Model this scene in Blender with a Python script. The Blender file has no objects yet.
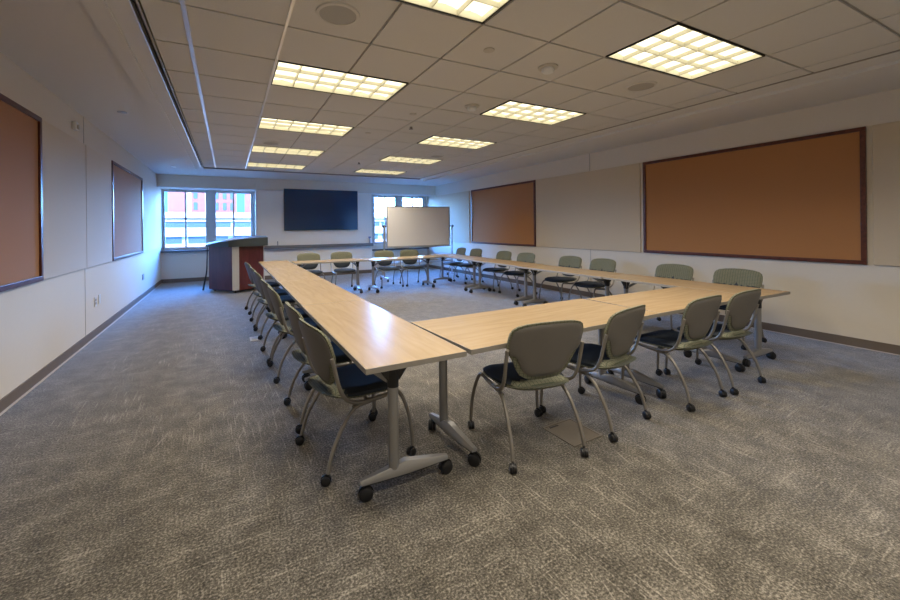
import bpy, bmesh, math, random
from mathutils import Vector, Matrix
random.seed(7)
PI = math.pi
scene = bpy.context.scene
COL = scene.collection
R = math.radians

# ------------------------------------------------------------------ helpers
def new_mesh_obj(name, bm, mat=None, parent=None, smooth=False, loc=None):
    bmesh.ops.recalc_face_normals(bm, faces=bm.faces[:])
    me = bpy.data.meshes.new(name)
    bm.to_mesh(me); bm.free()
    if smooth:
        for p in me.polygons: p.use_smooth = True
        try: me.set_sharp_from_angle(angle=R(40))
        except Exception: pass
    o = bpy.data.objects.new(name, me)
    COL.objects.link(o)
    if mat is not None:
        for m in (mat if isinstance(mat, (list, tuple)) else [mat]):
            me.materials.append(m)
    if parent is not None: o.parent = parent
    if loc is not None: o.location = loc
    return o

def box(bm, x0, x1, y0, y1, z0, z1, mi=0, bev=0.0):
    vs = [bm.verts.new(p) for p in ((x0,y0,z0),(x1,y0,z0),(x1,y1,z0),(x0,y1,z0),(x0,y0,z1),(x1,y0,z1),(x1,y1,z1),(x0,y1,z1))]
    fs = []
    for idx in ((0,3,2,1),(4,5,6,7),(0,1,5,4),(1,2,6,5),(2,3,7,6),(3,0,4,7)):
        f = bm.faces.new([vs[i] for i in idx]); f.material_index = mi; fs.append(f)
    if bev > 0:
        es = list({e for f in fs for e in f.edges})
        bmesh.ops.bevel(bm, geom=es, offset=bev, segments=2, profile=.5, affect='EDGES')

def B(*a, **k):
    bm = bmesh.new(); box(bm, *a, **k); return bm

def catmull(pts, n=6):
    pts = [Vector(p) for p in pts]
    P = [pts[0]*2-pts[1]] + pts + [pts[-1]*2-pts[-2]]
    out = []
    for i in range(1, len(P)-2):
        a,b,c,d = P[i-1],P[i],P[i+1],P[i+2]
        for k in range(n):
            t = k/n
            out.append(.5*((2*b)+(-a+c)*t+(2*a-5*b+4*c-d)*t*t+(-a+3*b-3*c+d)*t**3))
    out.append(pts[-1])
    return out

def tube(bm, pts, r, seg=8, mi=0):
    pts = [Vector(p) for p in pts]
    prev = None; rings = []
    up = Vector((0,0,1))
    N = None
    for i,p in enumerate(pts):
        t = (pts[min(i+1,len(pts)-1)]-pts[max(i-1,0)]).normalized()
        if N is None:
            N = t.cross(Vector((0.3,.9,.2))).normalized()
        else:
            N = (N - t*N.dot(t)).normalized()
        Bn = t.cross(N)
        rr = r(i/(len(pts)-1)) if callable(r) else r
        rings.append([bm.verts.new(p+N*rr*math.cos(2*PI*k/seg)+Bn*rr*math.sin(2*PI*k/seg)) for k in range(seg)])
    for a,b in zip(rings, rings[1:]):
        for k in range(seg):
            f = bm.faces.new((a[k],a[(k+1)%seg],b[(k+1)%seg],b[k])); f.material_index = mi
    for ring in (rings[0], rings[-1]):
        f = bm.faces.new(ring); f.material_index = mi

def cyl(bm, c, axis, r, h, seg=16, mi=0, r2=None):
    a = Vector(axis).normalized()*h*.5; c = Vector(c)
    rr = (lambda t: r+(r2-r)*t) if r2 is not None else r
    tube(bm, [c-a, c+a], rr, seg, mi)

def lathe(bm, prof, c=(0,0,0), seg=24, mi=0):
    rings = []
    for r,z in prof:
        rings.append([bm.verts.new((c[0]+r*math.cos(2*PI*k/seg), c[1]+r*math.sin(2*PI*k/seg), c[2]+z)) for k in range(seg)])
    for a,b in zip(rings, rings[1:]):
        for k in range(seg):
            f = bm.faces.new((a[k],a[(k+1)%seg],b[(k+1)%seg],b[k])); f.material_index = mi
    for ring in (rings[0], rings[-1]):
        f = bm.faces.new(ring); f.material_index = mi

def extrude_poly(bm, poly, z0, z1, mi=0):
    a = [bm.verts.new((x,y,z0)) for x,y in poly]; b = [bm.verts.new((x,y,z1)) for x,y in poly]
    n = len(poly)
    bm.faces.new(a[::-1]).material_index = mi; bm.faces.new(b).material_index = mi
    for k in range(n):
        bm.faces.new((a[k],a[(k+1)%n],b[(k+1)%n],b[k])).material_index = mi

def pad(bm, outline, front, back, rings=(0.0,.25,.5,.7,.85,.94,1.0), c=(0,0)):
    """closed star-shaped slab: front(x,y,r)/back(x,y,r) give the 3D points"""
    n = len(outline)
    def side(fn):
        ctr = bm.verts.new(fn(c[0], c[1], 0)); R_ = []
        for r in rings[1:]:
            R_.append([bm.verts.new(fn(c[0]+r*(x-c[0]), c[1]+r*(y-c[1]), r)) for x,y in outline])
        for k in range(n): bm.faces.new((ctr, R_[0][k], R_[0][(k+1)%n]))
        for a,b in zip(R_, R_[1:]):
            for k in range(n): bm.faces.new((a[k],b[k],b[(k+1)%n],a[(k+1)%n]))
        return R_[-1]
    A = side(front); Bk = side(back)
    for k in range(n): bm.faces.new((A[k],Bk[k],Bk[(k+1)%n],A[(k+1)%n]))

def empty(name, loc=(0,0,0), rz=0.0):
    o = bpy.data.objects.new(name, None); COL.objects.link(o)
    o.location = loc; o.rotation_euler = (0,0,rz); o.empty_display_size = .1
    return o

def tag(o, label=None, cat=None, group=None, kind=None):
    if label: o['label'] = label
    if cat: o['category'] = cat
    if group: o['group'] = group
    if kind: o['kind'] = kind
    return o

def struct(name, bm, mat, parent=None):
    o = new_mesh_obj(name, bm, mat, parent)
    if parent is None: o['kind'] = 'structure'
    return o

def copy_tree(o, parent=None):
    c = o.copy(); COL.objects.link(c)
    if parent is not None:
        c.parent = parent
    for ch in list(o.children): copy_tree(ch, c)
    return c

# ------------------------------------------------------------------ materials
def node_mat(name):
    m = bpy.data.materials.new(name); m.use_nodes = True
    nt = m.node_tree; b = nt.nodes['Principled BSDF']
    return m, nt, b

def simple(name, col, rough=.5, metal=0.0, noise=0.0, nscale=40, bump=0.0, spec=.5, sheen=0.0):
    m, nt, b = node_mat(name)
    b.inputs['Sheen Weight'].default_value = sheen; b.inputs['Sheen Roughness'].default_value = .35
    b.inputs['Roughness'].default_value = rough
    b.inputs['Metallic'].default_value = metal
    b.inputs['Specular IOR Level'].default_value = spec
    tc = nt.nodes.new('ShaderNodeTexCoord'); nz = nt.nodes.new('ShaderNodeTexNoise')
    nz.inputs['Scale'].default_value = nscale; nz.inputs['Detail'].default_value = 4
    nt.links.new(tc.outputs['Object'], nz.inputs['Vector'])
    mx = nt.nodes.new('ShaderNodeMix'); mx.data_type = 'RGBA'
    c = Vector(col)
    mx.inputs['A'].default_value = (*[max(0,v*(1-noise)) for v in c],1)
    mx.inputs['B'].default_value = (*[v*(1+noise) for v in c],1)
    nt.links.new(nz.outputs['Fac'], mx.inputs['Factor'])
    nt.links.new(mx.outputs['Result'], b.inputs['Base Color'])
    if bump:
        bp = nt.nodes.new('ShaderNodeBump'); bp.inputs['Strength'].default_value = bump; bp.inputs['Distance'].default_value = .002
        nt.links.new(nz.outputs['Fac'], bp.inputs['Height']); nt.links.new(bp.outputs['Normal'], b.inputs['Normal'])
    return m

def math_node(nt, op, a, b=None, c=None):
    n = nt.nodes.new('ShaderNodeMath'); n.operation = op
    for i,v in enumerate((a,b,c)):
        if v is None: continue
        if isinstance(v,(int,float)): n.inputs[i].default_value = v
        else: nt.links.new(v, n.inputs[i])
    return n.outputs[0]

def mixcol(nt, fac, a, b):
    n = nt.nodes.new('ShaderNodeMix'); n.data_type = 'RGBA'
    for k,v in (('Factor',fac),('A',a),('B',b)):
        if isinstance(v,(int,float)): n.inputs[k].default_value = v
        elif isinstance(v,tuple): n.inputs[k].default_value = (*v,1)
        else: nt.links.new(v, n.inputs[k])
    return n.outputs['Result']

def plaid_mat():
    m, nt, b = node_mat('sage_plaid_fabric')
    b.inputs['Roughness'].default_value = .9; b.inputs['Specular IOR Level'].default_value = .2
    tc = nt.nodes.new('ShaderNodeTexCoord'); sp = nt.nodes.new('ShaderNodeSeparateXYZ')
    nt.links.new(tc.outputs['Object'], sp.inputs[0])
    x = sp.outputs[0]; w = math_node(nt,'SUBTRACT', sp.outputs[2], sp.outputs[1])
    def line(v, pitch, wd):
        f = math_node(nt,'FRACT', math_node(nt,'DIVIDE', math_node(nt,'ADD', v, 5.0), pitch))
        return math_node(nt,'LESS_THAN', f, wd)
    l = math_node(nt,'MAXIMUM', line(x,.027,.16), line(w,.022,.18))
    l2 = math_node(nt,'MAXIMUM', line(x,.0135,.3), line(w,.011,.3))
    nz = nt.nodes.new('ShaderNodeTexNoise'); nz.inputs['Scale'].default_value = 220
    nt.links.new(tc.outputs['Object'], nz.inputs['Vector'])
    base = mixcol(nt, nz.outputs['Fac'], (.155,.152,.105), (.225,.22,.16))
    base = mixcol(nt, math_node(nt,'MULTIPLY', l2, .25), base, (.11,.135,.09))
    col = mixcol(nt, math_node(nt,'MULTIPLY', l, .7), base, (.05,.07,.05))
    nt.links.new(col, b.inputs['Base Color'])
    bp = nt.nodes.new('ShaderNodeBump'); bp.inputs['Strength'].default_value=.3; bp.inputs['Distance'].default_value=.001
    nt.links.new(nz.outputs['Fac'], bp.inputs['Height']); nt.links.new(bp.outputs['Normal'], b.inputs['Normal'])
    return m

def carpet_mat():
    m, nt, b = node_mat('taupe_carpet_tiles')
    b.inputs['Roughness'].default_value = .95; b.inputs['Specular IOR Level'].default_value = .15; b.inputs['Sheen Weight'].default_value=.7; b.inputs['Sheen Roughness'].default_value=.35
    tc = nt.nodes.new('ShaderNodeTexCoord')
    # which carpet tile
    sc = nt.nodes.new('ShaderNodeVectorMath'); sc.operation='SCALE'; sc.inputs['Scale'].default_value = 1/.61
    nt.links.new(tc.outputs['Object'], sc.inputs[0])
    fl = nt.nodes.new('ShaderNodeVectorMath'); fl.operation='FLOOR'; nt.links.new(sc.outputs[0], fl.inputs[0])
    wn = nt.nodes.new('ShaderNodeTexWhiteNoise'); wn.noise_dimensions='3D'; nt.links.new(fl.outputs[0], wn.inputs['Vector'])
    pick = math_node(nt,'GREATER_THAN', wn.outputs['Value'], .5)
    def streak(ang, sx, sy, detail):
        mr_ = nt.nodes.new('ShaderNodeMapping'); mr_.inputs['Rotation'].default_value = (0,0,R(-ang))
        nt.links.new(tc.outputs['Object'], mr_.inputs['Vector'])
        mp = nt.nodes.new('ShaderNodeMapping'); mp.inputs['Scale'].default_value=(sx,sy,1)
        nt.links.new(mr_.outputs[0], mp.inputs['Vector'])
        n = nt.nodes.new('ShaderNodeTexNoise'); n.inputs['Scale'].default_value=1; n.inputs['Detail'].default_value=detail; n.inputs['Roughness'].default_value=.6
        nt.links.new(mp.outputs[0], n.inputs['Vector']); return n.outputs['Fac']
    def strokes(ang, lo=.60, hi=.70):
        r = nt.nodes.new('ShaderNodeMapRange'); r.inputs[1].default_value=lo; r.inputs[2].default_value=hi
        nt.links.new(streak(ang, 3.0, 62, 1.0), r.inputs[0]); return r.outputs[0]
    # thin straight strokes woven along and across the tiles, some slightly skewed
    sa = math_node(nt,'MAXIMUM', strokes(4), strokes(-12,.64,.74)); sb = math_node(nt,'MAXIMUM', strokes(93), strokes(72,.64,.74))
    mf = nt.nodes.new('ShaderNodeMix'); mf.data_type='FLOAT'
    nt.links.new(math_node(nt,'MULTIPLY_ADD', pick, .7, .3), mf.inputs['Factor']); nt.links.new(sa, mf.inputs['A']); nt.links.new(sb, mf.inputs['B'])
    stroke = mf
    fine = nt.nodes.new('ShaderNodeTexNoise'); fine.inputs['Scale'].default_value=95; fine.inputs['Detail'].default_value=2.5; fine.inputs['Roughness'].default_value=.65
    nt.links.new(tc.outputs['Object'], fine.inputs['Vector'])
    big = nt.nodes.new('ShaderNodeTexNoise'); big.inputs['Scale'].default_value=6; big.inputs['Detail'].default_value=5; big.inputs['Roughness'].default_value=.6
    nt.links.new(tc.outputs['Object'], big.inputs['Vector'])
    v = math_node(nt,'ADD', math_node(nt,'MULTIPLY', fine.outputs['Fac'], 1.12), math_node(nt,'ADD', math_node(nt,'MULTIPLY', stroke.outputs['Result'], .15), math_node(nt,'MULTIPLY', math_node(nt,'SUBTRACT', big.outputs['Fac'], .5), .42)))
    rp = nt.nodes.new('ShaderNodeValToRGB'); e = rp.color_ramp.elements
    e[0].position=.36; e[0].color=(.030,.027,.022,1); e[1].position=.84; e[1].color=(.36,.33,.28,1)
    k = e.new(.58); k.color=(.115,.104,.085,1)
    nt.links.new(v, rp.inputs['Fac']); nt.links.new(rp.outputs['Color'], b.inputs['Base Color'])
    bp = nt.nodes.new('ShaderNodeBump'); bp.inputs['Strength'].default_value=.5; bp.inputs['Distance'].default_value=.004
    nt.links.new(fine.outputs['Fac'], bp.inputs['Height']); nt.links.new(bp.outputs['Normal'], b.inputs['Normal'])
    return m

def wood_mat(name, c1, c2, rough, scale=(1.5,14,14), coat=0.0):
    m, nt, b = node_mat(name)
    b.inputs['Roughness'].default_value = rough
    if coat: b.inputs['Coat Weight'].default_value = coat; b.inputs['Coat Roughness'].default_value=.2
    tc = nt.nodes.new('ShaderNodeTexCoord'); mp = nt.nodes.new('ShaderNodeMapping'); mp.inputs['Scale'].default_value = scale
    nt.links.new(tc.outputs['Object'], mp.inputs['Vector'])
    n = nt.nodes.new('ShaderNodeTexNoise'); n.inputs['Scale'].default_value=1.6; n.inputs['Detail'].default_value=6; n.inputs['Distortion'].default_value=.6
    nt.links.new(mp.outputs[0], n.inputs['Vector'])
    rp = nt.nodes.new('ShaderNodeValToRGB'); e=rp.color_ramp.elements
    e[0].position=.3; e[0].color=(*c1,1); e[1].position=.7; e[1].color=(*c2,1)
    nt.links.new(n.outputs['Fac'], rp.inputs['Fac']); nt.links.new(rp.outputs['Color'], b.inputs['Base Color'])
    return m

def brick_mat():
    m, nt, b = node_mat('red_brick'); b.inputs['Roughness'].default_value=.9
    tc = nt.nodes.new('ShaderNodeTexCoord'); sp=nt.nodes.new('ShaderNodeSeparateXYZ'); cb=nt.nodes.new('ShaderNodeCombineXYZ')
    nt.links.new(tc.outputs['Object'], sp.inputs[0]); nt.links.new(sp.outputs[0], cb.inputs[0]); nt.links.new(sp.outputs[2], cb.inputs[1])
    br = nt.nodes.new('ShaderNodeTexBrick'); br.inputs['Scale'].default_value=1.6
    br.inputs['Color1'].default_value=(.42,.11,.08,1); br.inputs['Color2'].default_value=(.33,.09,.07,1); br.inputs['Mortar'].default_value=(.5,.38,.34,1)
    nt.links.new(cb.outputs[0], br.inputs['Vector']); nt.links.new(br.outputs['Color'], b.inputs['Base Color'])
    return m

def glass_mat():
    m = bpy.data.materials.new('window_glass'); m.use_nodes=True; nt=m.node_tree; nt.nodes.clear()
    out=nt.nodes.new('ShaderNodeOutputMaterial'); t=nt.nodes.new('ShaderNodeBsdfTransparent'); t.inputs[0].default_value=(.93,.97,1,1)
    g=nt.nodes.new('ShaderNodeBsdfGlossy'); g.inputs['Roughness'].default_value=.03
    fr=nt.nodes.new('ShaderNodeFresnel'); fr.inputs[0].default_value=1.3; mx=nt.nodes.new('ShaderNodeMixShader')
    nt.links.new(fr.outputs[0], mx.inputs[0]); nt.links.new(t.outputs[0], mx.inputs[1]); nt.links.new(g.outputs[0], mx.inputs[2]); nt.links.new(mx.outputs[0], out.inputs[0])
    return m

def emit_mat(name, col, s):
    m = bpy.data.materials.new(name); m.use_nodes=True; nt=m.node_tree; nt.nodes.clear()
    out=nt.nodes.new('ShaderNodeOutputMaterial'); e=nt.nodes.new('ShaderNodeEmission')
    e.inputs[0].default_value=(*col,1); e.inputs[1].default_value=s; nt.links.new(e.outputs[0], out.inputs[0]); return m

M = dict(
 carpet=carpet_mat(), plaid=plaid_mat(),
 wall=simple('cream_wall_paint',(.70,.645,.56),.75,0,.02,30),
 wallpanel=simple('brightened_wall_paint',(.86,.82,.74),.6,0,.02,30),  # pale writing wall, lightened further to stand in for missing lamp light
 ledge=simple('dark_grey_ledge',(.16,.16,.165),.5,0,.05,20),
 wall_top=simple('cream_wall_paint_upper',(.70,.645,.56),.75,0,.02,30),
 ceil=simple('white_ceiling_paint',(.70,.69,.68),.8,0,.02,30),
 tile=simple('mineral_fibre_tile',(.66,.645,.62),.9,0,.05,160,.2),
 tee=simple('ceiling_tee_paint',(.36,.335,.30),.5,0,.02),
 void=simple('dark_groove',(.05,.045,.04),.8),
 track=simple('brushed_track',(.75,.75,.75),.28,.6,.03),
 base=simple('brown_rubber_base',(.155,.12,.09),.5,0,.05,20),
 edge_glint=simple('painted_floor_glint',(.55,.5,.45),.6,0,.05,20),  # light reflected along the carpet edge, put in as pale colour
 fabric=simple('tan_wall_fabric',(.60,.50,.36),.8,0,.06,260,.4,.5,.9),
 cork=simple('tan_cork',(.42,.19,.065),.85,0,.14,300,.3,.5,.25),
 cherry=wood_mat('dark_cherry_wood',(.06,.014,.008),(.13,.032,.018),.35),
 tabletop=wood_mat('maple_laminate',(.37,.265,.15),(.44,.325,.195),.27),
 edge=simple('taupe_edge_band',(.27,.25,.22),.45,0,.04,30),
 silver=simple('silver_powder_coat',(.29,.285,.275),.36,.55,.03,60),
 chairmetal=simple('pewter_tube',(.27,.25,.22),.38,.55,.03,60),
 black=simple('black_plastic',(.012,.012,.013),.4,0,.1,50),
 shell=simple('taupe_plastic_shell',(.135,.125,.11),.55,0,.04,60,.1),
 navy=simple('dark_navy_seat_fabric',(.022,.030,.042),.85,0,.35,180,.3),
 tv=simple('tv_screen',(.010,.045,.11),.22,0,.02,5),
 tvframe=simple('tv_bezel',(.01,.01,.012),.4),
 whiteb=simple('whiteboard_surface',(.82,.80,.79),.35,0,.01,20),
 alum=simple('aluminium_frame',(.45,.47,.50),.35,.6,.03,40),
 wframe=simple('window_frame_paint',(.52,.51,.50),.5,0,.04,20),
 sill=simple('dark_window_stool',(.07,.065,.065),.4,0,.05,20),
 glass=glass_mat(),
 plate=simple('white_cover_plate',(.72,.74,.75),.4,0,.02,30),
 greyplate=simple('grey_cover_plate',(.28,.28,.29),.45,0,.02,30),
 lect=wood_mat('mahogany_veneer',(.065,.014,.012),(.12,.028,.022),.3,(6,6,1.2)),
 lecttop=simple('charcoal_lectern_top',(.035,.045,.05),.4,0,.1,60),
 steel=simple('steel_strip',(.60,.58,.54),.4,.3,.03,40),
 brick=brick_mat(),
 concrete=simple('pale_concrete',(.72,.70,.66),.85,0,.05,3),
 tanbrick=simple('tan_brick',(.55,.33,.22),.85,0,.08,8),
 extglass=simple('facade_glass',(.10,.16,.22),.15,0,.1,1),
 cyanglass=simple('blue_facade_glass',(.10,.42,.55),.2,0,.1,1),
 asphalt=simple('asphalt',(.12,.12,.12),.9,0,.1,2),
 louver=simple('louver_enamel',(.85,.82,.70),.4,0,.02,30),
 lens=emit_mat('fluorescent_lens',(1.0,.90,.60),1.3),
 blackframe=simple('black_fixture_frame',(.02,.018,.015),.5),
 smoke=simple('detector_plastic',(.55,.52,.47),.5,0,.02,30),
 speakerg=simple('speaker_grille',(.42,.41,.385),.6,.1,.12,300,.3),
 coverbox=simple('floor_box_cover',(.20,.175,.145),.45,.2,.05,30),
 bottle=simple('translucent_bottle',(.55,.6,.68),.3,0,.02,30),
 bottlecap=simple('blue_nozzle',(.05,.10,.35),.4,0,.02,30),
)

# ------------------------------------------------------------------ room
XL, XR, YF, YW, YT = -1.614, 6.444, -1.3, 12.6, 12.0     # left, right, wall behind the viewer, window wall, screen wall
ZG, ZC = 2.829, 2.865
struct('floor', B(XL-.15, XR+.15, YF-.15, YW+.2, -.12, 0), M['carpet'])

def wall_box(name, x0,x1,y0,y1,z0,z1, m='wall'): return struct(name, B(x0,x1,y0,y1,z0,z1), M[m])
wall_box('wall_left', XL-.15, XL, YF-.15, YW+.2, 0, 3.05)
wall_box('wall_right', XR, XR+.15, YF-.15, YW+.2, 0, 3.05)
wall_box('wall_front', XL, XR, YF-.15, YF, 0, 3.05)
# window wall with two openings
WZ0, WZ1 = .87, 2.56
LW = (XL+.02, .70); RW = (4.20, 6.40)
bm = bmesh.new()
for x0,x1,z0,z1 in ((XL,XR,0,WZ0),(XL,XR,WZ1,3.05),(XL,LW[0],WZ0,WZ1),(LW[1],RW[0],WZ0,WZ1),(RW[1],XR,WZ0,WZ1)):
    box(bm, x0,x1, YW, YW+.2, z0, z1)
struct('wall_back', bm, M['wall'])
# projecting screen wall between the windows, and header band across
wall_box('wall_screen', .72, 4.125, YT, YW, 0, ZC, 'wallpanel')
wall_box('wall_header', XL, XR, YT-.02, YW, 2.545, ZC)
struct('trim_1', B(.70, 4.14, YT-.05, YT-.02, 2.545, ZC), M['wall'])
struct('trim_2', B(XL, XR, YT-.032, YT-.02, 2.535, 2.556), M['plate'])
struct('trim_3', B(.695, .74, YT-.03, YT, .955, 2.535), M['plate'])

# baseboards
def baseb(name, x0,x1,y0,y1, ax):
    bm = bmesh.new(); box(bm, x0,x1,y0,y1, 0, .105)
    o = struct(name, bm, M['base']); return o
baseb('baseboard_left', XL, XL+.012, YF, YW, 0)
baseb('baseboard_right', XR-.012, XR, YF, YW, 0)
baseb('baseboard_back', XL+.012, .70, YW-.012, YW, 0)
baseb('baseboard_screen', .72, 4.125, YT-.012, YT, 0)
baseb('baseboard_corner', 4.125, XR-.012, YW-.012, YW, 0)
struct('trim_4', B(XL+.012, XL+.026, YF, YW-.02, 0, .010), M['edge_glint'])  # added strip imitating the bright reflection where carpet meets wall
struct('trim_5', B(XR-.022, XR-.012, YF, YW-.02, 0, .008), M['edge_glint'])  # same painted reflection on the right side

# ceiling: gypsum border, step band, tile field
GX0, GX1, GY1 = -.478, 4.885, 10.03
bm = bmesh.new()
box(bm, XL, -.79, YF, YW, ZC, ZC+.15); box(bm, 5.50, XR, YF, YW, ZC, ZC+.15)
box(bm, -.79, 5.50, GY1+.42, YW, ZC, ZC+.15)
box(bm, -.79, -.53, YF, GY1+.42, ZC-.028, ZC+.15); box(bm, GX1+.06, 5.50, YF, GY1+.42, ZC-.028, ZC+.15)
box(bm, -.53, GX1+.06, GY1+.06, GY1+.42, ZC-.028, ZC+.15)
box(bm, 5.20, 5.50, YF, GY1+.42, ZC-.060, ZC-.028); box(bm, -.79, -.66, YF, GY1+.42, ZC-.045, ZC-.028)
struct('ceiling_border', bm, M['ceil'])
struct('trim_6', B(XL, XR, YF, YF+.02, ZC-.1, ZC), M['ceil'])
# dark slots around the tile field
bm = bmesh.new()
box(bm, -.53, GX0, YF, GY1+.06, ZC+.01, ZC+.15); box(bm, GX0, GX1+.06, GY1+.02, GY1+.06, ZC+.01, ZC+.15); box(bm, GX1+.02, GX1+.06, YF, GY1+.02, ZC+.01, ZC+.15)
box(bm, GX0, GX1+.02, YF, GY1+.02, ZG+.13, ZG+.2)
struct('ceiling_void', bm, M['void'])
bm = bmesh.new()
box(bm, GX0-.012, GX0, YF, GY1, ZG-.006, ZG+.04)
box(bm, GX0, GX1, GY1, GY1+.018, ZG-.006, ZG+.04); box(bm, GX1, GX1+.022, YF, GY1+.018, ZG-.006, ZG+.04)
struct('trim_7', bm, M['tee'])
struct('trim_12', B(-.532, -.522, YF, GY1+.06, ZG-.004, ZC+.01), M['track'])
struct('trim_13', B(GX0, GX1+.02, GY1+.018, GY1+.03, ZG-.028, ZG+.04), M['greyplate'])
S = .6096; GXo, GYo = 1.5911, 2.2405
def gx(i): return GXo + S*(i-0)
# i index: grid line i at X = GXo + S*i ; j index: Y = GYo + S*j
light_cells = {}
rows_j = [-4, -1, 2, 5, 8, 11]
LIGHTS = []
for j in rows_j:
    for i in (-2, 2):
        LIGHTS.append((i, j))
skip = set()
for i,j in LIGHTS:
    skip.add((i,j)); skip.add((i+1,j))
bm = bmesh.new(); bt = bmesh.new()
xs = [GX0] + [gx(i) for i in range(-3,6) if GX0 < gx(i) < GX1] + [GX1]
jy0 = -6
ys = [YF] + [GYo+S*j for j in range(jy0, 14) if YF+.02 < GYo+S*j < GY1-.02] + [GY1]
g = .010
def cell_index(x): return math.floor((x-GXo)/S+1e-6)
for a,b in zip(xs, xs[1:]):
    for c,d in zip(ys, ys[1:]):
        i = cell_index((a+b)/2); j = math.floor(((c+d)/2-GYo)/S+1e-6)
        if (i,j) in skip: continue
        box(bm, a+g, b-g, c+g, d-g, ZG, ZG+.02)
struct('ceiling', bm, M['tile'])
for x in xs[1:-1]:
    # skip tee through fixtures: built only as short pieces
    for c,d in zip(ys, ys[1:]):
        j = math.floor(((c+d)/2-GYo)/S+1e-6); i = round((x-GXo)/S)
        if (i-1,j) in skip and (i,j) in skip: continue
        box(bt, x-.012, x+.012, c, d, ZG+.012, ZG+.03)
for y in ys[1:-1]:
    box(bt, GX0, GX1, y-.012, y+.012, ZG+.012, ZG+.03)
struct('ceiling_grid', bt, M['tee'])
for n,i,hw in ((8,-3,.014),(9,-2,.010)):
    struct('trim_%d'%n, B(gx(i)-hw, gx(i)+hw, YF, GY1, ZG-.008, ZG+.004), M['track'])

# ------------------------------------------------------------------ ceiling lights
def make_light():
    root = empty('ceiling_light')
    W, D = 2*S-.02, S-.02     # long across the room
    bm = bmesh.new()
    t=.009
    for x0,x1,y0,y1 in ((-W/2,W/2,-D/2,-D/2+t),(-W/2,W/2,D/2-t,D/2),(-W/2,-W/2+t,-D/2+t,D/2-t),(W/2-t,W/2,-D/2+t,D/2-t)):
        box(bm,x0,x1,y0,y1,-.004,.10)
    new_mesh_obj('frame', bm, M['blackframe'], root)
    bm = bmesh.new(); nx, ny = 6, 3
    w, d = W-2*t, D-2*t
    # parabolic blades: wedge section, wide at top
    for k in range(1, nx):
        x = -w/2+w*k/nx
        vs = [(x-.003,.004),(x+.003,.004),(x+.009,.034),(x-.009,.034)]
        a=[bm.verts.new((vx,-d/2,vz)) for vx,vz in vs]; b=[bm.verts.new((vx,d/2,vz)) for vx,vz in vs]
        bm.faces.new(a); bm.faces.new(b[::-1])
        for q in range(4): bm.faces.new((a[q],a[(q+1)%4],b[(q+1)%4],b[q]))
    for k in range(1, ny):
        y = -d/2+d*k/ny
        vs = [(y-.003,.003),(y+.003,.003),(y+.008,.034),(y-.008,.034)]
        a=[bm.verts.new((-w/2,vy,vz)) for vy,vz in vs]; b=[bm.verts.new((w/2,vy,vz)) for vy,vz in vs]
        bm.faces.new(a); bm.faces.new(b[::-1])
        for q in range(4): bm.faces.new((a[q],a[(q+1)%4],b[(q+1)%4],b[q]))
    for x0,x1,y0,y1 in ((-w/2,w/2,-d/2,-d/2+.004),(-w/2,w/2,d/2-.004,d/2),(-w/2,-w/2+.004,-d/2+.004,d/2-.004),(w/2-.004,w/2,-d/2+.004,d/2-.004)):
        box(bm,x0,x1,y0,y1,.001,.05)
    new_mesh_obj('louver', bm, M['louver'], root)
    # lens: scalloped along the long side so each cell is lit unevenly
    bm = bmesh.new(); n=36; rowsv=[]
    for k in range(n+1):
        x=-w/2+w*k/n; z=.037+.018*abs(math.sin(PI*k/6))
        rowsv.append((bm.verts.new((x,-d/2,z)), bm.verts.new((x,d/2,z))))
    for a,b in zip(rowsv,rowsv[1:]): bm.faces.new((a[0],b[0],b[1],a[1]))
    new_mesh_obj('diffuser', bm, M['lens'], root)
    return root
proto_light = make_light()
rown = {-4:'behind the viewpoint', -1:'nearest row', 2:'second row', 5:'third row', 8:'fourth row', 11:'farthest row by the screen wall'}
LAMP_W = 16
for n,(i,j) in enumerate(LIGHTS):
    o = proto_light if n==0 else copy_tree(proto_light)
    X = gx(i)+S; Y = GYo+S*(j+.5)
    o.location = (X, Y, ZG)
    side = 'left' if i==-2 else 'right'
    lab = ('louvered fluorescent ceiling light, %s column, %s' % (side, rown[j]))
    tag(o, lab, 'ceiling light', 'louvered ceiling lights')
    L = bpy.data.lights.new('fluorescent_lamp','AREA'); L.shape='RECTANGLE'; L.size=1.1; L.size_y=.5
    L.energy=LAMP_W; L.color=(1.0,.89,.74); L.spread=R(146)
    lo = bpy.data.objects.new('fluorescent_lamp', L); COL.objects.link(lo); lo.location=(X,Y,ZG-.012)

# ceiling devices
def disc_device(name, x, y, z, prof, mat, label, cat, group=None):
    bm = bmesh.new(); lathe(bm, prof, seg=28)
    o = new_mesh_obj(name, bm, mat, None, True, (x,y,z)); return tag(o, label, cat, group)
SPK=[(0.02,-.012),(.09,-.012),(.128,-.010),(.14,-.006),(.142,0)]
def speaker(x,y,label):
    root = empty('ceiling_speaker',(x,y,ZG)); tag(root,label,'ceiling speaker','round ceiling speakers')
    bm=bmesh.new(); lathe(bm,[(.118,-.004),(.120,-.012),(.138,-.009),(.142,0),(.118,0)],seg=32); new_mesh_obj('rim',bm,M['tile'],root,True)
    bm=bmesh.new(); lathe(bm,[(.001,-.008),(.119,-.008),(.119,0),(.001,0)],seg=32); new_mesh_obj('grille',bm,M['speakerg'],root,True)
for x,y,l in ((.656,2.542,'round grey ceiling speaker near the nearest left light'),(3.729,2.543,'round ceiling speaker beside the nearest right light'),
            (.639,6.821,'round ceiling speaker between the third and fourth left lights'),(3.677,6.759,'round ceiling speaker between the third and fourth right lights')):
    speaker(x,y,l)
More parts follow.
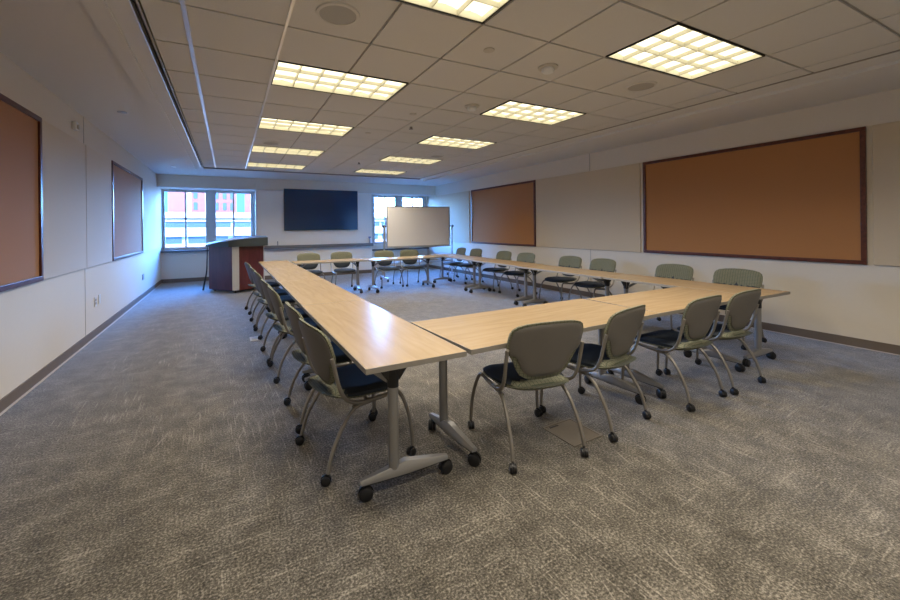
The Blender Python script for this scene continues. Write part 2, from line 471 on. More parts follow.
for x,y,l in ((2.532,2.592,'white smoke detector between the near left and right lights'),(2.539,3.807,'white smoke detector beside the second right light')):
    root = empty('smoke_detector',(x,y,ZG)); tag(root,l,'smoke detector')
    bm=bmesh.new(); lathe(bm,[(.085,0),(.085,-.012),(.055,-.016)],seg=28); new_mesh_obj('base',bm,M['smoke'],root,True)
    bm=bmesh.new(); lathe(bm,[(.054,-.015),(.056,-.036),(.045,-.05),(.001,-.054)],seg=28); new_mesh_obj('dome',bm,M['plate'],root,True)
for x,y,l in ((1.863,2.544,'small round sprinkler cover right of the nearest left light'),(2.053,4.382,'small round sprinkler cover beyond the second smoke detector'),
              (1.857,5.533,'small round sprinkler cover right of the third left light')):
    disc_device('sprinkler_cover',x,y,ZG+.001,[(.045,0),(.045,-.006),(.001,-.009)],M['smoke'],l,'sprinkler cover')
for x,y,l in ((2.291,4.959,'small dark sprinkler head in the middle of the ceiling'),(2.516,8.116,'small dark sprinkler head near the fourth right light')):
    disc_device('sprinkler',x,y,ZG+.001,[(.02,0),(.018,-.02),(.03,-.03),(.03,-.034),(.001,-.036)],M['greyplate'],l,'sprinkler')
for x,y,l in ((-1.135,5.891,'chrome recessed disc in the left ceiling border, nearer one'),(-1.105,10.542,'recessed disc in the left ceiling border near the windows')):
    disc_device('sprinkler_cover',x,y,ZC,[(.05,0),(.05,-.008),(.03,-.012),(.001,-.012)],M['alum'],l,'sprinkler cover')

# ------------------------------------------------------------------ wall panels and cork boards
PZ0, PZ1 = .957, 2.514
def panel(name, side, y0, y1, label, m='fabric'):
    t=.022
    bm = B(XL, XL+t, y0, y1, PZ0, PZ1, bev=.004) if side=='L' else B(XR-t, XR, y0, y1, PZ0, PZ1, bev=.004)
    o = new_mesh_obj('fabric_wall_panel', bm, M[m]); return tag(o, label, 'wall panel', 'fabric wall panels')
panel('p','L', 5.03, 6.325, 'grey-green fabric panel right of the nearest left cork board')
panel('p','L', 6.335, 7.55, 'grey-green fabric panel just left of the farther left cork board')
panel('p','L', 10.0, YW-.02, 'pale fabric panel between the farther left cork board and the windows')
panel('p','R', YF+.1, 1.66, 'tan fabric panel right of the big cork board at the photo edge')
panel('p','R', 4.42, 7.0, 'wide tan fabric panel between the two right cork boards')
panel('p','R', 9.82, YW-.02, 'pale fabric panel between the farther right cork board and the corner')
def cork(side, y0, y1, label):
    fx = XL if side=='L' else XR; s = 1 if side=='L' else -1
    root = empty('cork_board', (fx, (y0+y1)/2, PZ0)); tag(root, label, 'cork board', 'framed cork boards')
    hl=(y1-y0)/2; H=PZ1-PZ0; t=.045
    def bx(bm, x0,x1,*a, **k): box(bm, min(s*x0,s*x1), max(s*x0,s*x1), *a, **k)
    bm=bmesh.new(); bx(bm,0,.014,-hl+.01,hl-.01,.01,H-.01); new_mesh_obj('cork_surface',bm,M['cork'],root)
    bm=bmesh.new()
    bx(bm,0,.032,-hl,hl,0,t,bev=.003); bx(bm,0,.032,-hl,hl,H-t,H,bev=.003); bx(bm,0,.032,-hl,-hl+t,t,H-t,bev=.003); bx(bm,0,.032,hl-t,hl,t,H-t,bev=.003)
    new_mesh_obj('frame',bm,M['cherry'],root)
cork('L', 2.36, 5.0, 'large framed cork board on left wall, cut by the photo edge')
cork('L', 7.57, 9.97, 'framed cork board on left wall, the farther one')
cork('R', 1.71, 4.36, 'large cherry-framed cork board on right wall, nearest one')
cork('R', 7.03, 9.72, 'cherry-framed cork board on right wall, nearer the whiteboard')
# wall seams
struct('trim_10', B(XL, XL+.003, 6.327, 6.333, .105, ZC), M['tee'])
bm=bmesh.new(); box(bm, XR-.004, XR, 5.485, 5.495, .105, PZ0); box(bm, XR-.004, XR, 5.485, 5.495, PZ1, ZC)
struct('trim_11', bm, M['tee'])

# small wall devices
def outlet(name, y, z, w, h, m, label, cat, holes=True, side='L'):
    root = empty(name, (XL if side=='L' else XR, y, z)); tag(root,label,cat); s = 1 if side=='L' else -1
    bm=bmesh.new(); box(bm, min(0,s*.008), max(0,s*.008), -w/2,w/2,-h/2,h/2,bev=.002); new_mesh_obj('cover_plate',bm,M[m],root)
    if holes:
        bm=bmesh.new()
        for dz in (-.022,.022): box(bm, min(s*.004,s*.0105), max(s*.004,s*.0105), -w*.28,w*.28,dz-.015,dz+.015)
        new_mesh_obj('socket',bm,M['greyplate'],root)
outlet('wall_outlet', 6.74,.47,.08,.13,'plate','white wall outlet with dark sockets, nearer one on the left wall','outlet')
outlet('blank_cover_plate', 6.93,.475,.085,.13,'plate','blank white plate beside the outlet on the left wall','cover plate',False)
outlet('wall_outlet', 10.08,.445,.17,.12,'greyplate','grey double outlet low on the left wall near the windows','outlet')
outlet('wall_switch', 11.6,1.16,.10,.12,'greyplate','small grey switch plate on the left wall next to the windows','switch')
outlet('wall_outlet', 7.6,.62,.08,.12,'plate','small pale outlet low on the right wall between chairs','outlet',side='R')
root = empty('occupancy_sensor', (XL,5.95,2.66)); tag(root,'small white sensor high on the left wall above the panels','sensor')
new_mesh_obj('housing', B(0,.045,-.045,.045,-.05,.05,bev=.008), M['plate'], root)
bm=bmesh.new(); cyl(bm,(.05,0,-.01),(1,0,0),.028,.02,18); new_mesh_obj('lens',bm,M['smoke'],root,True)

# ------------------------------------------------------------------ windows
def window(name, x0, x1, units):
    root = empty(name, (0,0,0)); root['kind']='structure'
    bm=bmesh.new(); y0,y1=YW+.04,YW+.12; t=.05
    # outer frame
    box(bm,x0,x1,y0,y1,WZ0,WZ0+.05); box(bm,x0,x1,y0,y1,WZ1-.05,WZ1)
    xs=[x0]+[u for un in units for u in un]+[x1]
    for a,b in zip(xs[0::2], xs[1::2]):
        box(bm,a,b,y0-.03,y1+.02,WZ0,WZ1)
    new_mesh_obj('window_frame',bm,M['wframe'],root)
    for (a,b) in units:
        bm=bmesh.new(); s=.035; ya,yb=y0+.015,y1-.02; zm=1.735
        z0,z1=WZ0+.05,WZ1-.05; xm=(a+b)/2
        box(bm,a,a+s,ya,yb,z0,z1); box(bm,b-s,b,ya,yb,z0,z1); box(bm,a+s,b-s,ya,yb,z0,z0+s); box(bm,a+s,b-s,ya,yb,z1-s,z1)
        box(bm,xm-.022,xm+.022,ya,yb,z0+s,z1-s); box(bm,a+s,b-s,ya,yb,zm-.022,zm+.022)
        so=new_mesh_obj('sash',bm,M['wframe'],root)
        bm=bmesh.new(); box(bm,a+s,b-s,ya+.02,ya+.026,z0+s,z1-s)
        new_mesh_obj('pane',bm,M['glass'],so)
    return root
window('window_1', LW[0], LW[1], [(-1.56,-.52),(-.34,.64)])
window('window_2', RW[0], RW[1], [(4.42,5.24),(5.46,6.30)])
struct('window_sill', B(XL, .72, YW-.10, YW+.04, WZ0-.045, WZ0, bev=.005), M['sill'])
struct('window_sill', B(4.125, XR, YW-.10, YW+.04, WZ0-.20, WZ0-.155, bev=.005), M['sill'])

# ------------------------------------------------------------------ screen wall: tv, board, ledge
root = empty('television', (2.546, YT, 1.99)); tag(root,'large dark flat television on the wall between the windows','television')
new_mesh_obj('bezel', B(-1.095,1.095,-.075,-.005,-.607,.607,bev=.006), M['tvframe'], root)
new_mesh_obj('screen', B(-1.083,1.083,-.078,-.074,-.592,.592), M['tv'], root)
new_mesh_obj('wall_mount', B(-.4,.4,-.02,-.001,-.3,.3), M['black'], root)
o = new_mesh_obj('ledge_shelf', B(.72,4.13,YT-.13,YT,.865,.955,bev=.006), M['ledge'])
tag(o,'long grey ledge running along the wall under the television','ledge')
root = empty('spray_bottle',(4.04,YT-.065,.955)); tag(root,'small spray bottle standing at the right end of the ledge','bottle')
bm=bmesh.new(); lathe(bm,[(.001,0),(.035,0),(.038,.02),(.038,.11),(.015,.15),(.013,.17)],seg=16); new_mesh_obj('body',bm,M['bottle'],root,True)
bm=bmesh.new(); box(bm,-.05,.022,-.012,.012,.17,.205,bev=.004); box(bm,-.035,-.025,-.006,.006,.12,.17); new_mesh_obj('nozzle',bm,M['bottlecap'],root)
root = empty('marker_holder',(1.27,YT-.065,.955)); tag(root,'small dark marker standing upright on the ledge left of the television','marker')
bm=bmesh.new(); lathe(bm,[(.001,0),(.014,0),(.014,.08),(.010,.085)],seg=12); new_mesh_obj('barrel',bm,M['greyplate'],root,True)
bm=bmesh.new(); lathe(bm,[(.010,.085),(.012,.09),(.012,.12),(.001,.122)],seg=12); new_mesh_obj('cap',bm,M['black'],root,True)

# ------------------------------------------------------------------ mobile whiteboard
root = empty('mobile_whiteboard',(4.82,9.95,0),R(-1)); tag(root,'large rolling whiteboard standing in front of the right window','whiteboard')
x0,x1,z0,z1=-.98,.98,.90,2.03
new_mesh_obj('board', B(x0+.02,x1-.02,-.012,.012,z0+.02,z1-.02), M['whiteb'], root)
bm=bmesh.new(); t=.03
for a in ((x0,x1,z0,z0+t),(x0,x1,z1-t,z1),(x0,x0+t,z0+t,z1-t),(x1-t,x1,z0+t,z1-t)): box(bm,a[0],a[1],-.02,.02,a[2],a[3],bev=.003)
new_mesh_obj('board_frame',bm,M['alum'],root)
new_mesh_obj('marker_tray', B(x0,x1,-.09,-.02,z0-.02,z0,bev=.003), M['alum'], root)
for s in (-1,1):
    bm=bmesh.new(); X=s*1.05
    box(bm,X-.02,X+.02,-.02,.02,.09,1.50,bev=.003)
    st=new_mesh_obj('post',bm,M['alum'],root)
    bm=bmesh.new(); cyl(bm,(s*1.02,0,1.47),(1,0,0),.014,.10,12); cyl(bm,(s*1.08,0,1.47),(1,0,0),.035,.03,16); new_mesh_obj('tilt_knob',bm,M['black'],st,True)
    bm=bmesh.new(); box(bm,X-.025,X+.025,-.30,.30,.065,.10,bev=.004); ft=new_mesh_obj('foot',bm,M['alum'],root)
    for y in (-.27,.27):
        bm=bmesh.new(); cyl(bm,(X,y,.032),(1,0,0),.032,.03,16); cyl(bm,(X,y,.06),(0,0,1),.01,.03,8); new_mesh_obj('caster',bm,M['black'],ft,True)
new_mesh_obj('cross_bar', B(-1.03,1.03,-.018,.018,.45,.49,bev=.003), M['alum'], root)

# ------------------------------------------------------------------ lectern
root = empty('lectern',(0,0,0)); tag(root,'angled dark red wood lectern cabinet with charcoal top near the windows','lectern')
poly=[(-.40,10.28),(.08,9.70),(.21,9.70),(.76,10.02),(.76,10.55),(-.40,10.70)]
bm=bmesh.new(); extrude_poly(bm,poly,.07,1.045); new_mesh_obj('cabinet',bm,M['lect'],root)
bm=bmesh.new(); extrude_poly(bm,[(.075,9.695),(.215,9.695),(.215,9.71),(.075,9.71)],.07,1.045); new_mesh_obj('corner_strip',bm,M['steel'],root)
bm=bmesh.new(); extrude_poly(bm,[(.745,10.01),(.765,10.015),(.765,10.06),(.745,10.06)],.07,1.045); new_mesh_obj('edge_strip',bm,M['steel'],root)
bm=bmesh.new()
tp=[(-.46,10.22),(.02,9.62),(.25,9.61),(.84,9.93),(.84,10.60),(-.46,10.76)]
cxp=(.15,10.2)
# slab with a top that arches up from the left end to the right
nS=14; fr=[]; bk=[]
def lerp(a,b,t): return (a[0]+(b[0]-a[0])*t, a[1]+(b[1]-a[1])*t)
def pathpt(pts, x):
    for a,b in zip(pts,pts[1:]):
        if a[0]-1e-9<=x<=b[0]+1e-9: return a[1]+(b[1]-a[1])*((x-a[0])/(b[0]-a[0]))
    return pts[-1][1]
front=[tp[0],tp[1],tp[2],tp[3]]; backp=[(-.46,10.76),(.84,10.60)]
def topz(x):
    t=(x+.46)/1.30
    return 1.085+.155*(1-(1-min(1,t*1.15))**2)
secs=[]
for k in range(nS+1):
    x=-.46+1.30*k/nS
    yf=pathpt(front,x); yb=pathpt(backp,x); zt=topz(x)
    secs.append([bm.verts.new(p) for p in ((x,yf,1.045),(x,yf,zt-.012),(x,yf+.02,zt),(x,yb,zt+.02),(x,yb,1.045))])
for a,b in zip(secs,secs[1:]):
    for k in range(5): bm.faces.new((a[k],b[k],b[(k+1)%5],a[(k+1)%5]))
bm.faces.new(secs[0][::-1]); bm.faces.new(secs[-1])
new_mesh_obj('lectern_top',bm,M['lecttop'],root)
bm=bmesh.new(); extrude_poly(bm,[(-.34,10.30),(.10,9.76),(.19,9.76),(.70,10.06),(.70,10.5),(-.34,10.64)],.04,.07); new_mesh_obj('plinth',bm,M['black'],root)
for x,y in ((-.28,10.34),(.14,9.86),(.62,10.10),(-.25,10.55),(.6,10.42)):
    bm=bmesh.new(); cyl(bm,(x,y,.022),(1,0,0),.022,.03,14); new_mesh_obj('caster',bm,M['black'],root,True)
bm=bmesh.new(); tube(bm, catmull([(-.43,10.34,1.03),(-.44,10.40,.75),(-.455,10.46,.45),(-.50,10.52,.20),(-.53,10.55,.012)],6),lambda t:.010+.012*t,8)
new_mesh_obj('side_support',bm,M['black'],root,True)

# ------------------------------------------------------------------ casters / chairs
def caster_bm(bm, c, r=.026, w=.040, ang=0.0):
    """twin wheel caster whose wheels touch the floor, stem up to z = c[2]"""
    x,y,zt = c; ax=Vector((math.cos(ang),math.sin(ang),0)); fw=Vector((-math.sin(ang),math.cos(ang),0))
    off = fw*(-.012)
    for s in (-1,1):
        cc = Vector((x,y,r))+off+ax*s*w*.29
        tube(bm,[cc-ax*w*.2, cc-ax*w*.14, cc+ax*w*.14, cc+ax*w*.2], lambda t,r=r: r*(.86 if t in (0,1) else 1.0), 16)
    # hood between the wheels
    cc = Vector((x,y,r+.004))+off
    tube(bm,[cc-ax*w*.12, cc+ax*w*.12], r*1.12, 16)
    cyl(bm,(x,y,(r*1.6+zt)/2),(0,0,1),.008,zt-r*1.6+.004,8)

def sym(out):  # mirror a half outline (x>=0, from bottom to top)
    return out + [(-x,z) for x,z in reversed(out) if x>1e-6]

SHELL = [(.0,.508),(.055,.510),(.10,.518),(.135,.538),(.158,.567),(.176,.602),(.190,.632),(.206,.650),(.233,.660),(.246,.673),(.249,.70),(.251,.735),(.249,.765),(.244,.797),(.231,.821),(.202,.839),(.15,.851),(.075,.858),(.0,.860)]
PADO  = [(.0,.486),(.07,.488),(.118,.498),(.157,.522),(.184,.558),(.205,.600),(.220,.630),(.234,.650),(.250,.664),(.256,.685),(.259,.71),(.261,.74),(.260,.772),(.255,.807),(.241,.833),(.21,.853),(.155,.866),(.075,.873),(.0,.875)]
def low(o): return [(x, z if z<.69 else .69+(z-.69)*.94) for x,z in o]
SHELL=low(SHELL); PADO=low(PADO)
def backy(x,z): return -.205 -.115*((z-.5)/.38) + .55*x*x
def make_chair():
    root = empty('rolling_chair')
    # seat cushion
    n=40; so=[]
    for k in range(n):
        a=2*PI*k/n; cx_,sy=math.cos(a),math.sin(a)
        X=math.copysign(abs(cx_)**.62,cx_); Y=math.copysign(abs(sy)**.62,sy)
        hw=.243-.028*(1-(Y+1)/2)
        so.append((X*(hw+.004), .022+Y*.238))
    def tz(x,y): return .468 - .6*max(0,y-.10)**2*2.2 + .18*x*x - .10*max(0,-y-.1)**1.2 + .03*max(0,(-y-.12))
    bm=bmesh.new()
    pad(bm,so,lambda x,y,r:(x,y,tz(x,y)-.020*max(0,(r-.8)/.2)**2), lambda x,y,r:(x*.985,y*.985,.432+.02*max(0,y-.1)),c=(0,.022))
    for f in bm.faces:
        if f.calc_center_median().y<-.135: f.material_index=1
    new_mesh_obj('seat',bm,[M['navy'],M['plaid']],root,True)
    # upholstered seat underside, lipping up at the rear
    so2=[(x*1.012,(y*1.0-.004 if y>0 else y*1.24-.004)) for x,y in so]
    bm=bmesh.new()
    def rear(y): return min(1.0,max(0.0,(-y-.10)/.16))
    def under(x,y,r): return (x,y,.394+(.036+.034*rear(y))*r**2.6)
    def undert(x,y,r): return (x,y,.436+.030*rear(y)*r)
    pad(bm,so2,undert,under,c=(0,0))
    new_mesh_obj('seat_underside',bm,M['plaid'],root,True)
    # back cushion and shell
    bm=bmesh.new(); o=sym(PADO)
    pad(bm,o,lambda x,z,r:(x,backy(x,z)+.036-.024*max(0,(r-.72)/.28)**2.2,z),lambda x,z,r:(x,backy(x,z)-.002,z),c=(0,.70))
    for f in bm.faces:
        cc=f.calc_center_median()
        if cc.z<.668 and cc.y>backy(cc.x,cc.z)+.008: f.material_index=1
    bc=new_mesh_obj('backrest',bm,[M['plaid'],M['navy']],root,True)
    bm=bmesh.new(); o=sym(SHELL)
    pad(bm,o,lambda x,z,r:(x,backy(x,z)+.004,z),lambda x,z,r:(x,backy(x,z)-.014+.007*max(0,(r-.85)/.15)**2,z),c=(0,.70))
    new_mesh_obj('back_shell',bm,M['shell'],root,True)
    for s in (-1,1):
        # arm-like J tube carrying the back
        bm=bmesh.new()
        tube(bm,catmull([(s*.236,.10,.405),(s*.246,.0,.406),(s*.252,-.09,.416),(s*.257,-.155,.450),(s*.261,-.192,.515),(s*.264,-.213,.59),(s*.265,-.232,.672),(s*.265,-.240,.70)],7),.0115,10)
        new_mesh_obj('back_support',bm,M['chairmetal'],root,True)
        bm=bmesh.new()
        tube(bm,catmull([(s*.222,-.10,.378),(s*.226,0,.389),(s*.228,.10,.400),(s*.230,.185,.412)],5),.0118,10)
        tube(bm,[(s*.150,0,.398),(s*.226,0,.389)],.010,8)
        new_mesh_obj('side_rail',bm,M['chairmetal'],root,True)
        # front leg
        fl=[(s*.229,.165,.411),(s*.233,.203,.400),(s*.243,.232,.350),(s*.257,.258,.26),(s*.268,.272,.16),(s*.273,.276,.062)]
        bm=bmesh.new(); tube(bm,catmull(fl,7),.0118,10); lg=new_mesh_obj('leg',bm,M['chairmetal'],root,True)
        bm=bmesh.new(); caster_bm(bm,(s*.273,.276,.066),.026,.042,random.uniform(-.6,.6)); new_mesh_obj('caster',bm,M['black'],lg,True)
        rl=[(s*.226,-.01,.388),(s*.226,-.07,.380),(s*.230,-.125,.345),(s*.237,-.175,.28),(s*.244,-.225,.19),(s*.248,-.252,.11),(s*.250,-.262,.062)]
        bm=bmesh.new(); tube(bm,catmull(rl,7),.0118,10); lg=new_mesh_obj('leg',bm,M['chairmetal'],root,True)
        bm=bmesh.new(); caster_bm(bm,(s*.250,-.262,.066),.026,.042,random.uniform(-.6,.6)); new_mesh_obj('caster',bm,M['black'],lg,True)
    bm=bmesh.new(); tube(bm,[(-.15,0,.398),(.15,0,.398)],.010,8); new_mesh_obj('cross_tube',bm,M['chairmetal'],root,True)
    return root

chair0 = make_chair(); first=[True]
def chair(x,y,deg,label,group):
    o = chair0 if first[0] else copy_tree(chair0); first[0]=False
    o.location=(x,y,0); o.rotation_euler=(0,0,R(deg)); tag(o,label,'chair',group)
G1='chairs along the front of the table square'
chair(1.757,2.035,-9,'sage plaid rolling chair, leftmost of the four along the front table',G1)
chair(2.455,2.075,11,'sage plaid rolling chair, second from left along the front table',G1)
chair(3.385,2.055,3,'sage plaid rolling chair, third from left along the front table',G1)
chair(4.015,2.055,2,'sage plaid rolling chair, rightmost of the four along the front table',G1)
G2='chairs along the left row of tables'
ordn=['nearest the viewer','second from the near end','third from the near end','fourth from the near end','fifth from the near end','sixth from the near end','farthest, beside the lectern']
for (x,y,d),n in zip([(.715,2.475,-83),(.70,3.10,-88),(.66,4.11,-89),(.64,4.71,-87),(.62,5.74,-87),(.60,6.40,-87),(.57,7.43,-86)],ordn):
    chair(x,y,d,'grey-backed rolling chair in the left row, %s'%n,G2)
G3='chairs along the right row of tables'
ordr=['nearest the viewer','second from the near end','third from the near end','fourth from the near end','fifth from the near end','sixth from the near end','seventh from the near end','farthest, near the corner']
for (x,y,d),n in zip([(5.48,2.64,92),(5.46,3.42,90),(5.47,4.63,88),(5.50,5.36,91),(5.48,6.55,93),(5.49,7.33,91),(5.57,8.60,90),(5.52,9.28,86)],ordr):
    chair(x,y,d,'sage plaid chair facing the right row of tables, %s'%n,G3)
G4='chairs along the far row of tables'
for (x,y,d),n in zip([(1.67,9.08,181),(2.43,9.08,179),(3.49,8.98,181),(4.16,8.96,178)],['leftmost','second from left','third from left, before the ledge end','rightmost, before the whiteboard']):
    chair(x,y,d,'green-backed chair behind the far table row, %s'%n,G4)

# ------------------------------------------------------------------ tables
def wedge_foot(bm, L, zc0, zc1, zt0, zt1, w0, w1):
    """foot running along local y, high in the middle, thin at the tips"""
    st=[(-L,zt0,zt1,w1),(-L*.97,zt0,zt1+.002,w1*1.15),(-.045,zc0,zc1-.008,w0),(0,zc0,zc1,w0),(.045,zc0,zc1-.008,w0),(L*.97,zt0,zt1+.002,w1*1.15),(L,zt0,zt1,w1)]
    S_=[]
    for y,a,b,w in st:
        S_.append([bm.verts.new(p) for p in ((-w,y,a),(w,y,a),(w,y,a+(b-a)*.6),(w*.55,y,b),(-w*.55,y,b),(-w,y,a+(b-a)*.6))])
    for a,b in zip(S_,S_[1:]):
        for k in range(6): bm.faces.new((a[k],b[k],b[(k+1)%6],a[(k+1)%6]))
    bm.faces.new(S_[0][::-1]); bm.faces.new(S_[-1])

def make_table(L, D, x, y, deg, label, group, insets=(.11,.11), H=.73, yoff=0.0, foot=.25, coff=0.0):
    """local x along the length (0..L), local y across the depth (0..D); origin at near left corner"""
    root = empty('folding_table',(x,y,0),R(deg)); tag(root,label,'table',group)
    new_mesh_obj('tabletop', B(.003,L-.003,.003,D-.003,H-.028,H,bev=.002), M['tabletop'], root)
    bm=bmesh.new()
    for a in ((0,L,0,.004),(0,L,D-.004,D),(0,.004,.004,D-.004),(L-.004,L,.004,D-.004)): box(bm,a[0],a[1],a[2],a[3],H-.029,H-.0012)
    new_mesh_obj('edge_band', bm, M['edge'], root)
    new_mesh_obj('under_rail', B(insets[0]+.02,L-insets[1]-.02,D/2+.05+yoff,D/2+.075+yoff,H-.06,H-.029), M['black'], root)
    for lx,sgn in ((insets[0],1),(L-insets[1],-1)):
        fyy=D/2+yoff; cyy=fyy+coff
        bm=bmesh.new(); tube(bm,[(lx,cyy,.10),(lx,cyy,.575)],.029,20)
        leg=new_mesh_obj('leg',bm,M['silver'],root,True)
        bm=bmesh.new(); tube(bm,[(lx,cyy,.565),(lx,cyy,.575),(lx,cyy,H-.045)],.0315,20); box(bm,lx-.035,lx+.035,cyy-.10,cyy+.10,H-.042,H-.0285,bev=.003)
        # tapering gusset
        a=[bm.verts.new((lx-.016,cyy+q,z)) for q,z in ((-.033,.60),(.033,.60),(.10,H-.042),(-.10,H-.042))]
        b=[bm.verts.new((lx+.016,cyy+q,z)) for q,z in ((-.033,.60),(.033,.60),(.10,H-.042),(-.10,H-.042))]
        bm.faces.new(a[::-1]); bm.faces.new(b)
        for k in range(4): bm.faces.new((a[k],a[(k+1)%4],b[(k+1)%4],b[k]))
        new_mesh_obj('mount_collar',bm,M['black'],leg,True)
        # folding braces in a V under the top
        bm=bmesh.new()
        for s in (-1,1):
            p0=Vector((lx+sgn*.028,cyy+s*.028,.595)); p1=Vector((lx+sgn*.13,cyy+s*.165,H-.036))
            d=(p1-p0); w=Vector((0,0,.016)); t=Vector((sgn*.006,0,0))
            vs=[bm.verts.new(p) for p in (p0-w-t,p0+w-t,p1+w*.3-t,p1-w*.8-t,p0-w+t,p0+w+t,p1+w*.3+t,p1-w*.8+t)]
            for idx in ((0,1,2,3),(7,6,5,4),(0,4,5,1),(1,5,6,2),(2,6,7,3),(3,7,4,0)): bm.faces.new([vs[i] for i in idx])
        new_mesh_obj('brace',bm,M['silver'],leg)
        bm=bmesh.new(); wedge_foot(bm,foot+.012,.088,.150,.086,.106,.034,.018)
        bmesh.ops.translate(bm,verts=bm.verts[:],vec=(lx,fyy,0))
        new_mesh_obj('foot',bm,M['silver'],leg,True)
        bm=bmesh.new(); wedge_foot(bm,foot,.080,.088,.079,.0865,.030,.015)
        bmesh.ops.translate(bm,verts=bm.verts[:],vec=(lx,fyy,0))
        new_mesh_obj('foot_liner',bm,M['black'],leg)
        for s in (-1,1):
            bm=bmesh.new(); caster_bm(bm,(lx,fyy+s*(foot-.008),.088),.036,.052,random.uniform(-.7,.7)); new_mesh_obj('caster',bm,M['black'],leg,True)
    return root
# left row: length runs along +Y; local x -> world Y needs rot 90, local y -> world -X
GT='training tables of the left row'
for k,n in enumerate(('nearest the viewer','second from the viewer','third from the viewer','farthest, meeting the far row')):
    make_table(1.825, .59, 1.190-.006*k, 1.86+1.829*k, 90+(.3 if k==0 else 0), 'maple-topped folding table in the left row, %s'%n, GT, yoff=.03 if k==0 else 0,coff=.07 if k==0 else -.05,insets=(.13 if k==0 else .08,.11),foot=.25 if k==0 else .27)
GT='training tables of the front row'
make_table(1.83,.76,1.224,1.868,2.2,'maple-topped folding table, left one of the two in the front row',GT,(.08,.12),yoff=-.03,coff=.09)
make_table(1.50,.72,3.057,1.940,.4,'maple-topped folding table, right one of the two in the front row',GT,(.13,.14),yoff=-.03,coff=.07)
GT='training tables of the right row'
for k,(n,xx) in enumerate((('nearest the viewer',5.168),('second from the viewer',5.15),('third from the viewer',5.20),('farthest, meeting the far row',5.26))):
    make_table(1.775, .605, xx, 1.92+1.779*k, 90-(.5 if k>1 else 0), 'maple-topped folding table in the right row, %s'%n, GT,(.15,.13))
GT='training tables of the far row'
make_table(1.53,.61,1.20,8.27,0,'maple-topped folding table, left one of the far row before the ledge',GT,(.12,.13))
make_table(1.80,.61,2.765,8.11,2.5,'maple-topped folding table, right one of the far row before the whiteboard',GT,(.16,.22))

# ------------------------------------------------------------------ floor boxes
root = empty('floor_box',(2.115,1.975,0),R(2)); tag(root,'square floor power box cover between the two left front chairs','floor box')
bm=bmesh.new()
for a in ((-.14,.14,-.14,-.125),(-.14,.14,.125,.14),(-.14,-.125,-.125,.125),(.125,.14,-.125,.125)): box(bm,*a,0,.006,bev=.001)
new_mesh_obj('rim',bm,M['coverbox'],root); new_mesh_obj('lid',B(-.122,.122,-.122,.122,0,.004),M['coverbox'],root)
new_mesh_obj('handle_slot',B(-.1,-.02,.10,.112,.003,.0055),M['black'],root)
root = empty('floor_plate',(.30,5.56,0)); tag(root,'small pale metal plate on the carpet beside the left row','floor plate')
new_mesh_obj('plate',B(-.06,.06,-.10,.10,0,.006,bev=.002),M['steel'],root); new_mesh_obj('outlet_cap',B(-.035,.035,-.05,.05,.005,.009,bev=.001),M['alum'],root)

# ------------------------------------------------------------------ outside
o = struct('ground', B(-120,160,16,140,-12.2,-12), M['asphalt'])
root = empty('office_building',(0,50,0)); tag(root,'low white office building with strip windows across the street','building')
bm=bmesh.new(); box(bm,-60,90,0,5.4,-12,2.95); box(bm,-60,90,-.3,0,2.35,2.95); box(bm,-60,90,-.5,0,.75,1.68); box(bm,-60,90,-.25,0,1.1,1.25)
new_mesh_obj('wall',bm,M['concrete'],root)
bm=bmesh.new(); box(bm,-60,90,-.15,0,-1.6,-.30); new_mesh_obj('brick_band',bm,M['tanbrick'],root)
k=0
xx=-8.5
while xx<24:
    bm=bmesh.new(); box(bm,xx,xx+2.0,-.12,.02,1.75,2.30); new_mesh_obj('window',bm,M['extglass'],root)
    bm=bmesh.new(); box(bm,xx+.1,xx+1.75,-.12,.02,0.0,.68); new_mesh_obj('window',bm,M['extglass'],root)
    xx+=2.25
root = empty('brick_tower',(0,56,0)); tag(root,'red brick tower with narrow windows behind the low building','building')
bm=bmesh.new(); box(bm,-6.45,3.6,0,12,-12,26); new_mesh_obj('wall',bm,M['brick'],root)
for xw in (-3.55,-1.25,-.35,):
    for zz in (3.9,5.3,6.7,8.1,9.5):
        bm=bmesh.new(); box(bm,xw-.22,xw+.22,-.05,.02,zz,zz+.95); new_mesh_obj('window',bm,M['extglass'],root)
for xw in (.45,):
    for zz in (3.9,5.3,6.7,8.1,9.5):
        bm=bmesh.new(); box(bm,xw-.18,xw+.18,-.05,.02,zz,zz+.95); new_mesh_obj('window',bm,M['extglass'],root)
bm=bmesh.new(); box(bm,-6.9,-6.45,.4,12,-12,26); box(bm,1.05,1.95,-.08,.1,3.2,26); new_mesh_obj('glass_bay',bm,M['cyanglass'],root)
for xw in (-4.15,-2.35,3.62):
    bm=bmesh.new(); box(bm,xw-.16,xw+.16,-.06,.02,3.0,26); new_mesh_obj('pale_pier',bm,M['concrete'],root)
bm=bmesh.new(); box(bm,-7,3.9,-.4,0,2.5,3.6); new_mesh_obj('pale_base',bm,M['concrete'],root)

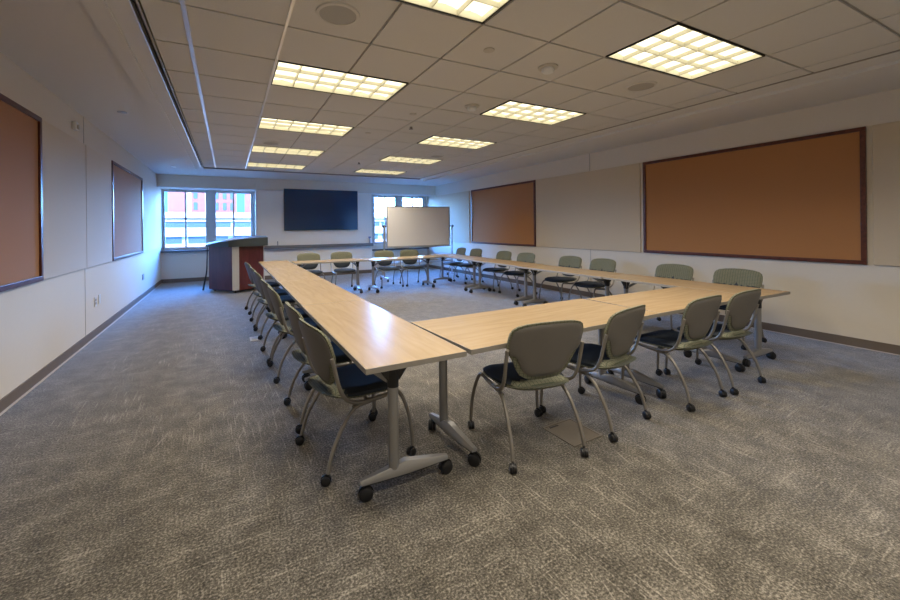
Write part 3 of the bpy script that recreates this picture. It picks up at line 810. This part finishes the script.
# ------------------------------------------------------------------ world & sun
w = bpy.data.worlds.new('sky'); scene.world = w; w.use_nodes=True
nt=w.node_tree; bg=nt.nodes['Background']
tc=nt.nodes.new('ShaderNodeTexCoord'); sp=nt.nodes.new('ShaderNodeSeparateXYZ'); nt.links.new(tc.outputs['Generated'],sp.inputs[0])
rp=nt.nodes.new('ShaderNodeValToRGB'); e=rp.color_ramp.elements
e[0].position=0.0; e[0].color=(.22,.50,1,1); e[1].position=.5; e[1].color=(.08,.30,1,1)
nt.links.new(sp.outputs[2],rp.inputs['Fac']); nt.links.new(rp.outputs['Color'],bg.inputs['Color'])
mr=nt.nodes.new('ShaderNodeMapRange'); mr.interpolation_type='SMOOTHSTEP'
mr.inputs[1].default_value=-.1; mr.inputs[2].default_value=.7; mr.inputs[3].default_value=3.8; mr.inputs[4].default_value=56
nt.links.new(sp.outputs[1],mr.inputs[0]); nt.links.new(mr.outputs[0],bg.inputs['Strength'])
L=bpy.data.lights.new('sun','SUN'); L.energy=5.0; L.color=(1,.93,.82); L.angle=R(1)
so=bpy.data.objects.new('sun',L); COL.objects.link(so)
so.rotation_euler=Vector((.35,.75,-.55)).to_track_quat('-Z','Y').to_euler(); so.location=(0,-20,30)
for nme,(a,b) in (('left',LW),('right',RW)):
    L=bpy.data.lights.new('window_portal_'+nme,'AREA'); L.shape='RECTANGLE'; L.size=b-a; L.size_y=WZ1-WZ0; L.cycles.is_portal=True
    po=bpy.data.objects.new('window_portal_'+nme,L); COL.objects.link(po); po.location=((a+b)/2,YW+.22,(WZ0+WZ1)/2)
    po.rotation_euler=Vector((0,-1,0)).to_track_quat('-Z','Z').to_euler()

# ------------------------------------------------------------------ camera
F,CX,CY,YAW,HC,ROLL = 391.93,424.95,227.73,.4657,1.424,-.0102
c,s = math.cos(YAW),math.sin(YAW); cr,sr=math.cos(ROLL),math.sin(ROLL)
right0=Vector((c,-s,0)); fwd=Vector((s,c,0)); up0=Vector((0,0,1))
right=right0*cr+up0*sr; up=-right0*sr+up0*cr
cam=bpy.data.cameras.new('camera'); co=bpy.data.objects.new('camera',cam); COL.objects.link(co)
m=Matrix.Identity(4)
for k in range(3):
    m[k][0]=right[k]; m[k][1]=up[k]; m[k][2]=-fwd[k]
m[0][3],m[1][3],m[2][3]=0,0,HC
co.matrix_world=m
cam.sensor_width=36; cam.sensor_fit='HORIZONTAL'; cam.lens=F*36/900
cam.shift_x=(450-CX)/900; cam.shift_y=(CY-300)/900; cam.clip_start=.05; cam.clip_end=500
scene.camera=co
vs=scene.view_settings; vs.view_transform='Standard'; vs.look='None'; vs.gamma=1; vs.exposure=.8; vs.use_curve_mapping=False
scene.cycles.use_denoising=True
scene.cycles.max_bounces=10; scene.cycles.diffuse_bounces=6; scene.cycles.glossy_bounces=4; scene.cycles.transparent_max_bounces=12
scene.cycles.sample_clamp_indirect=6
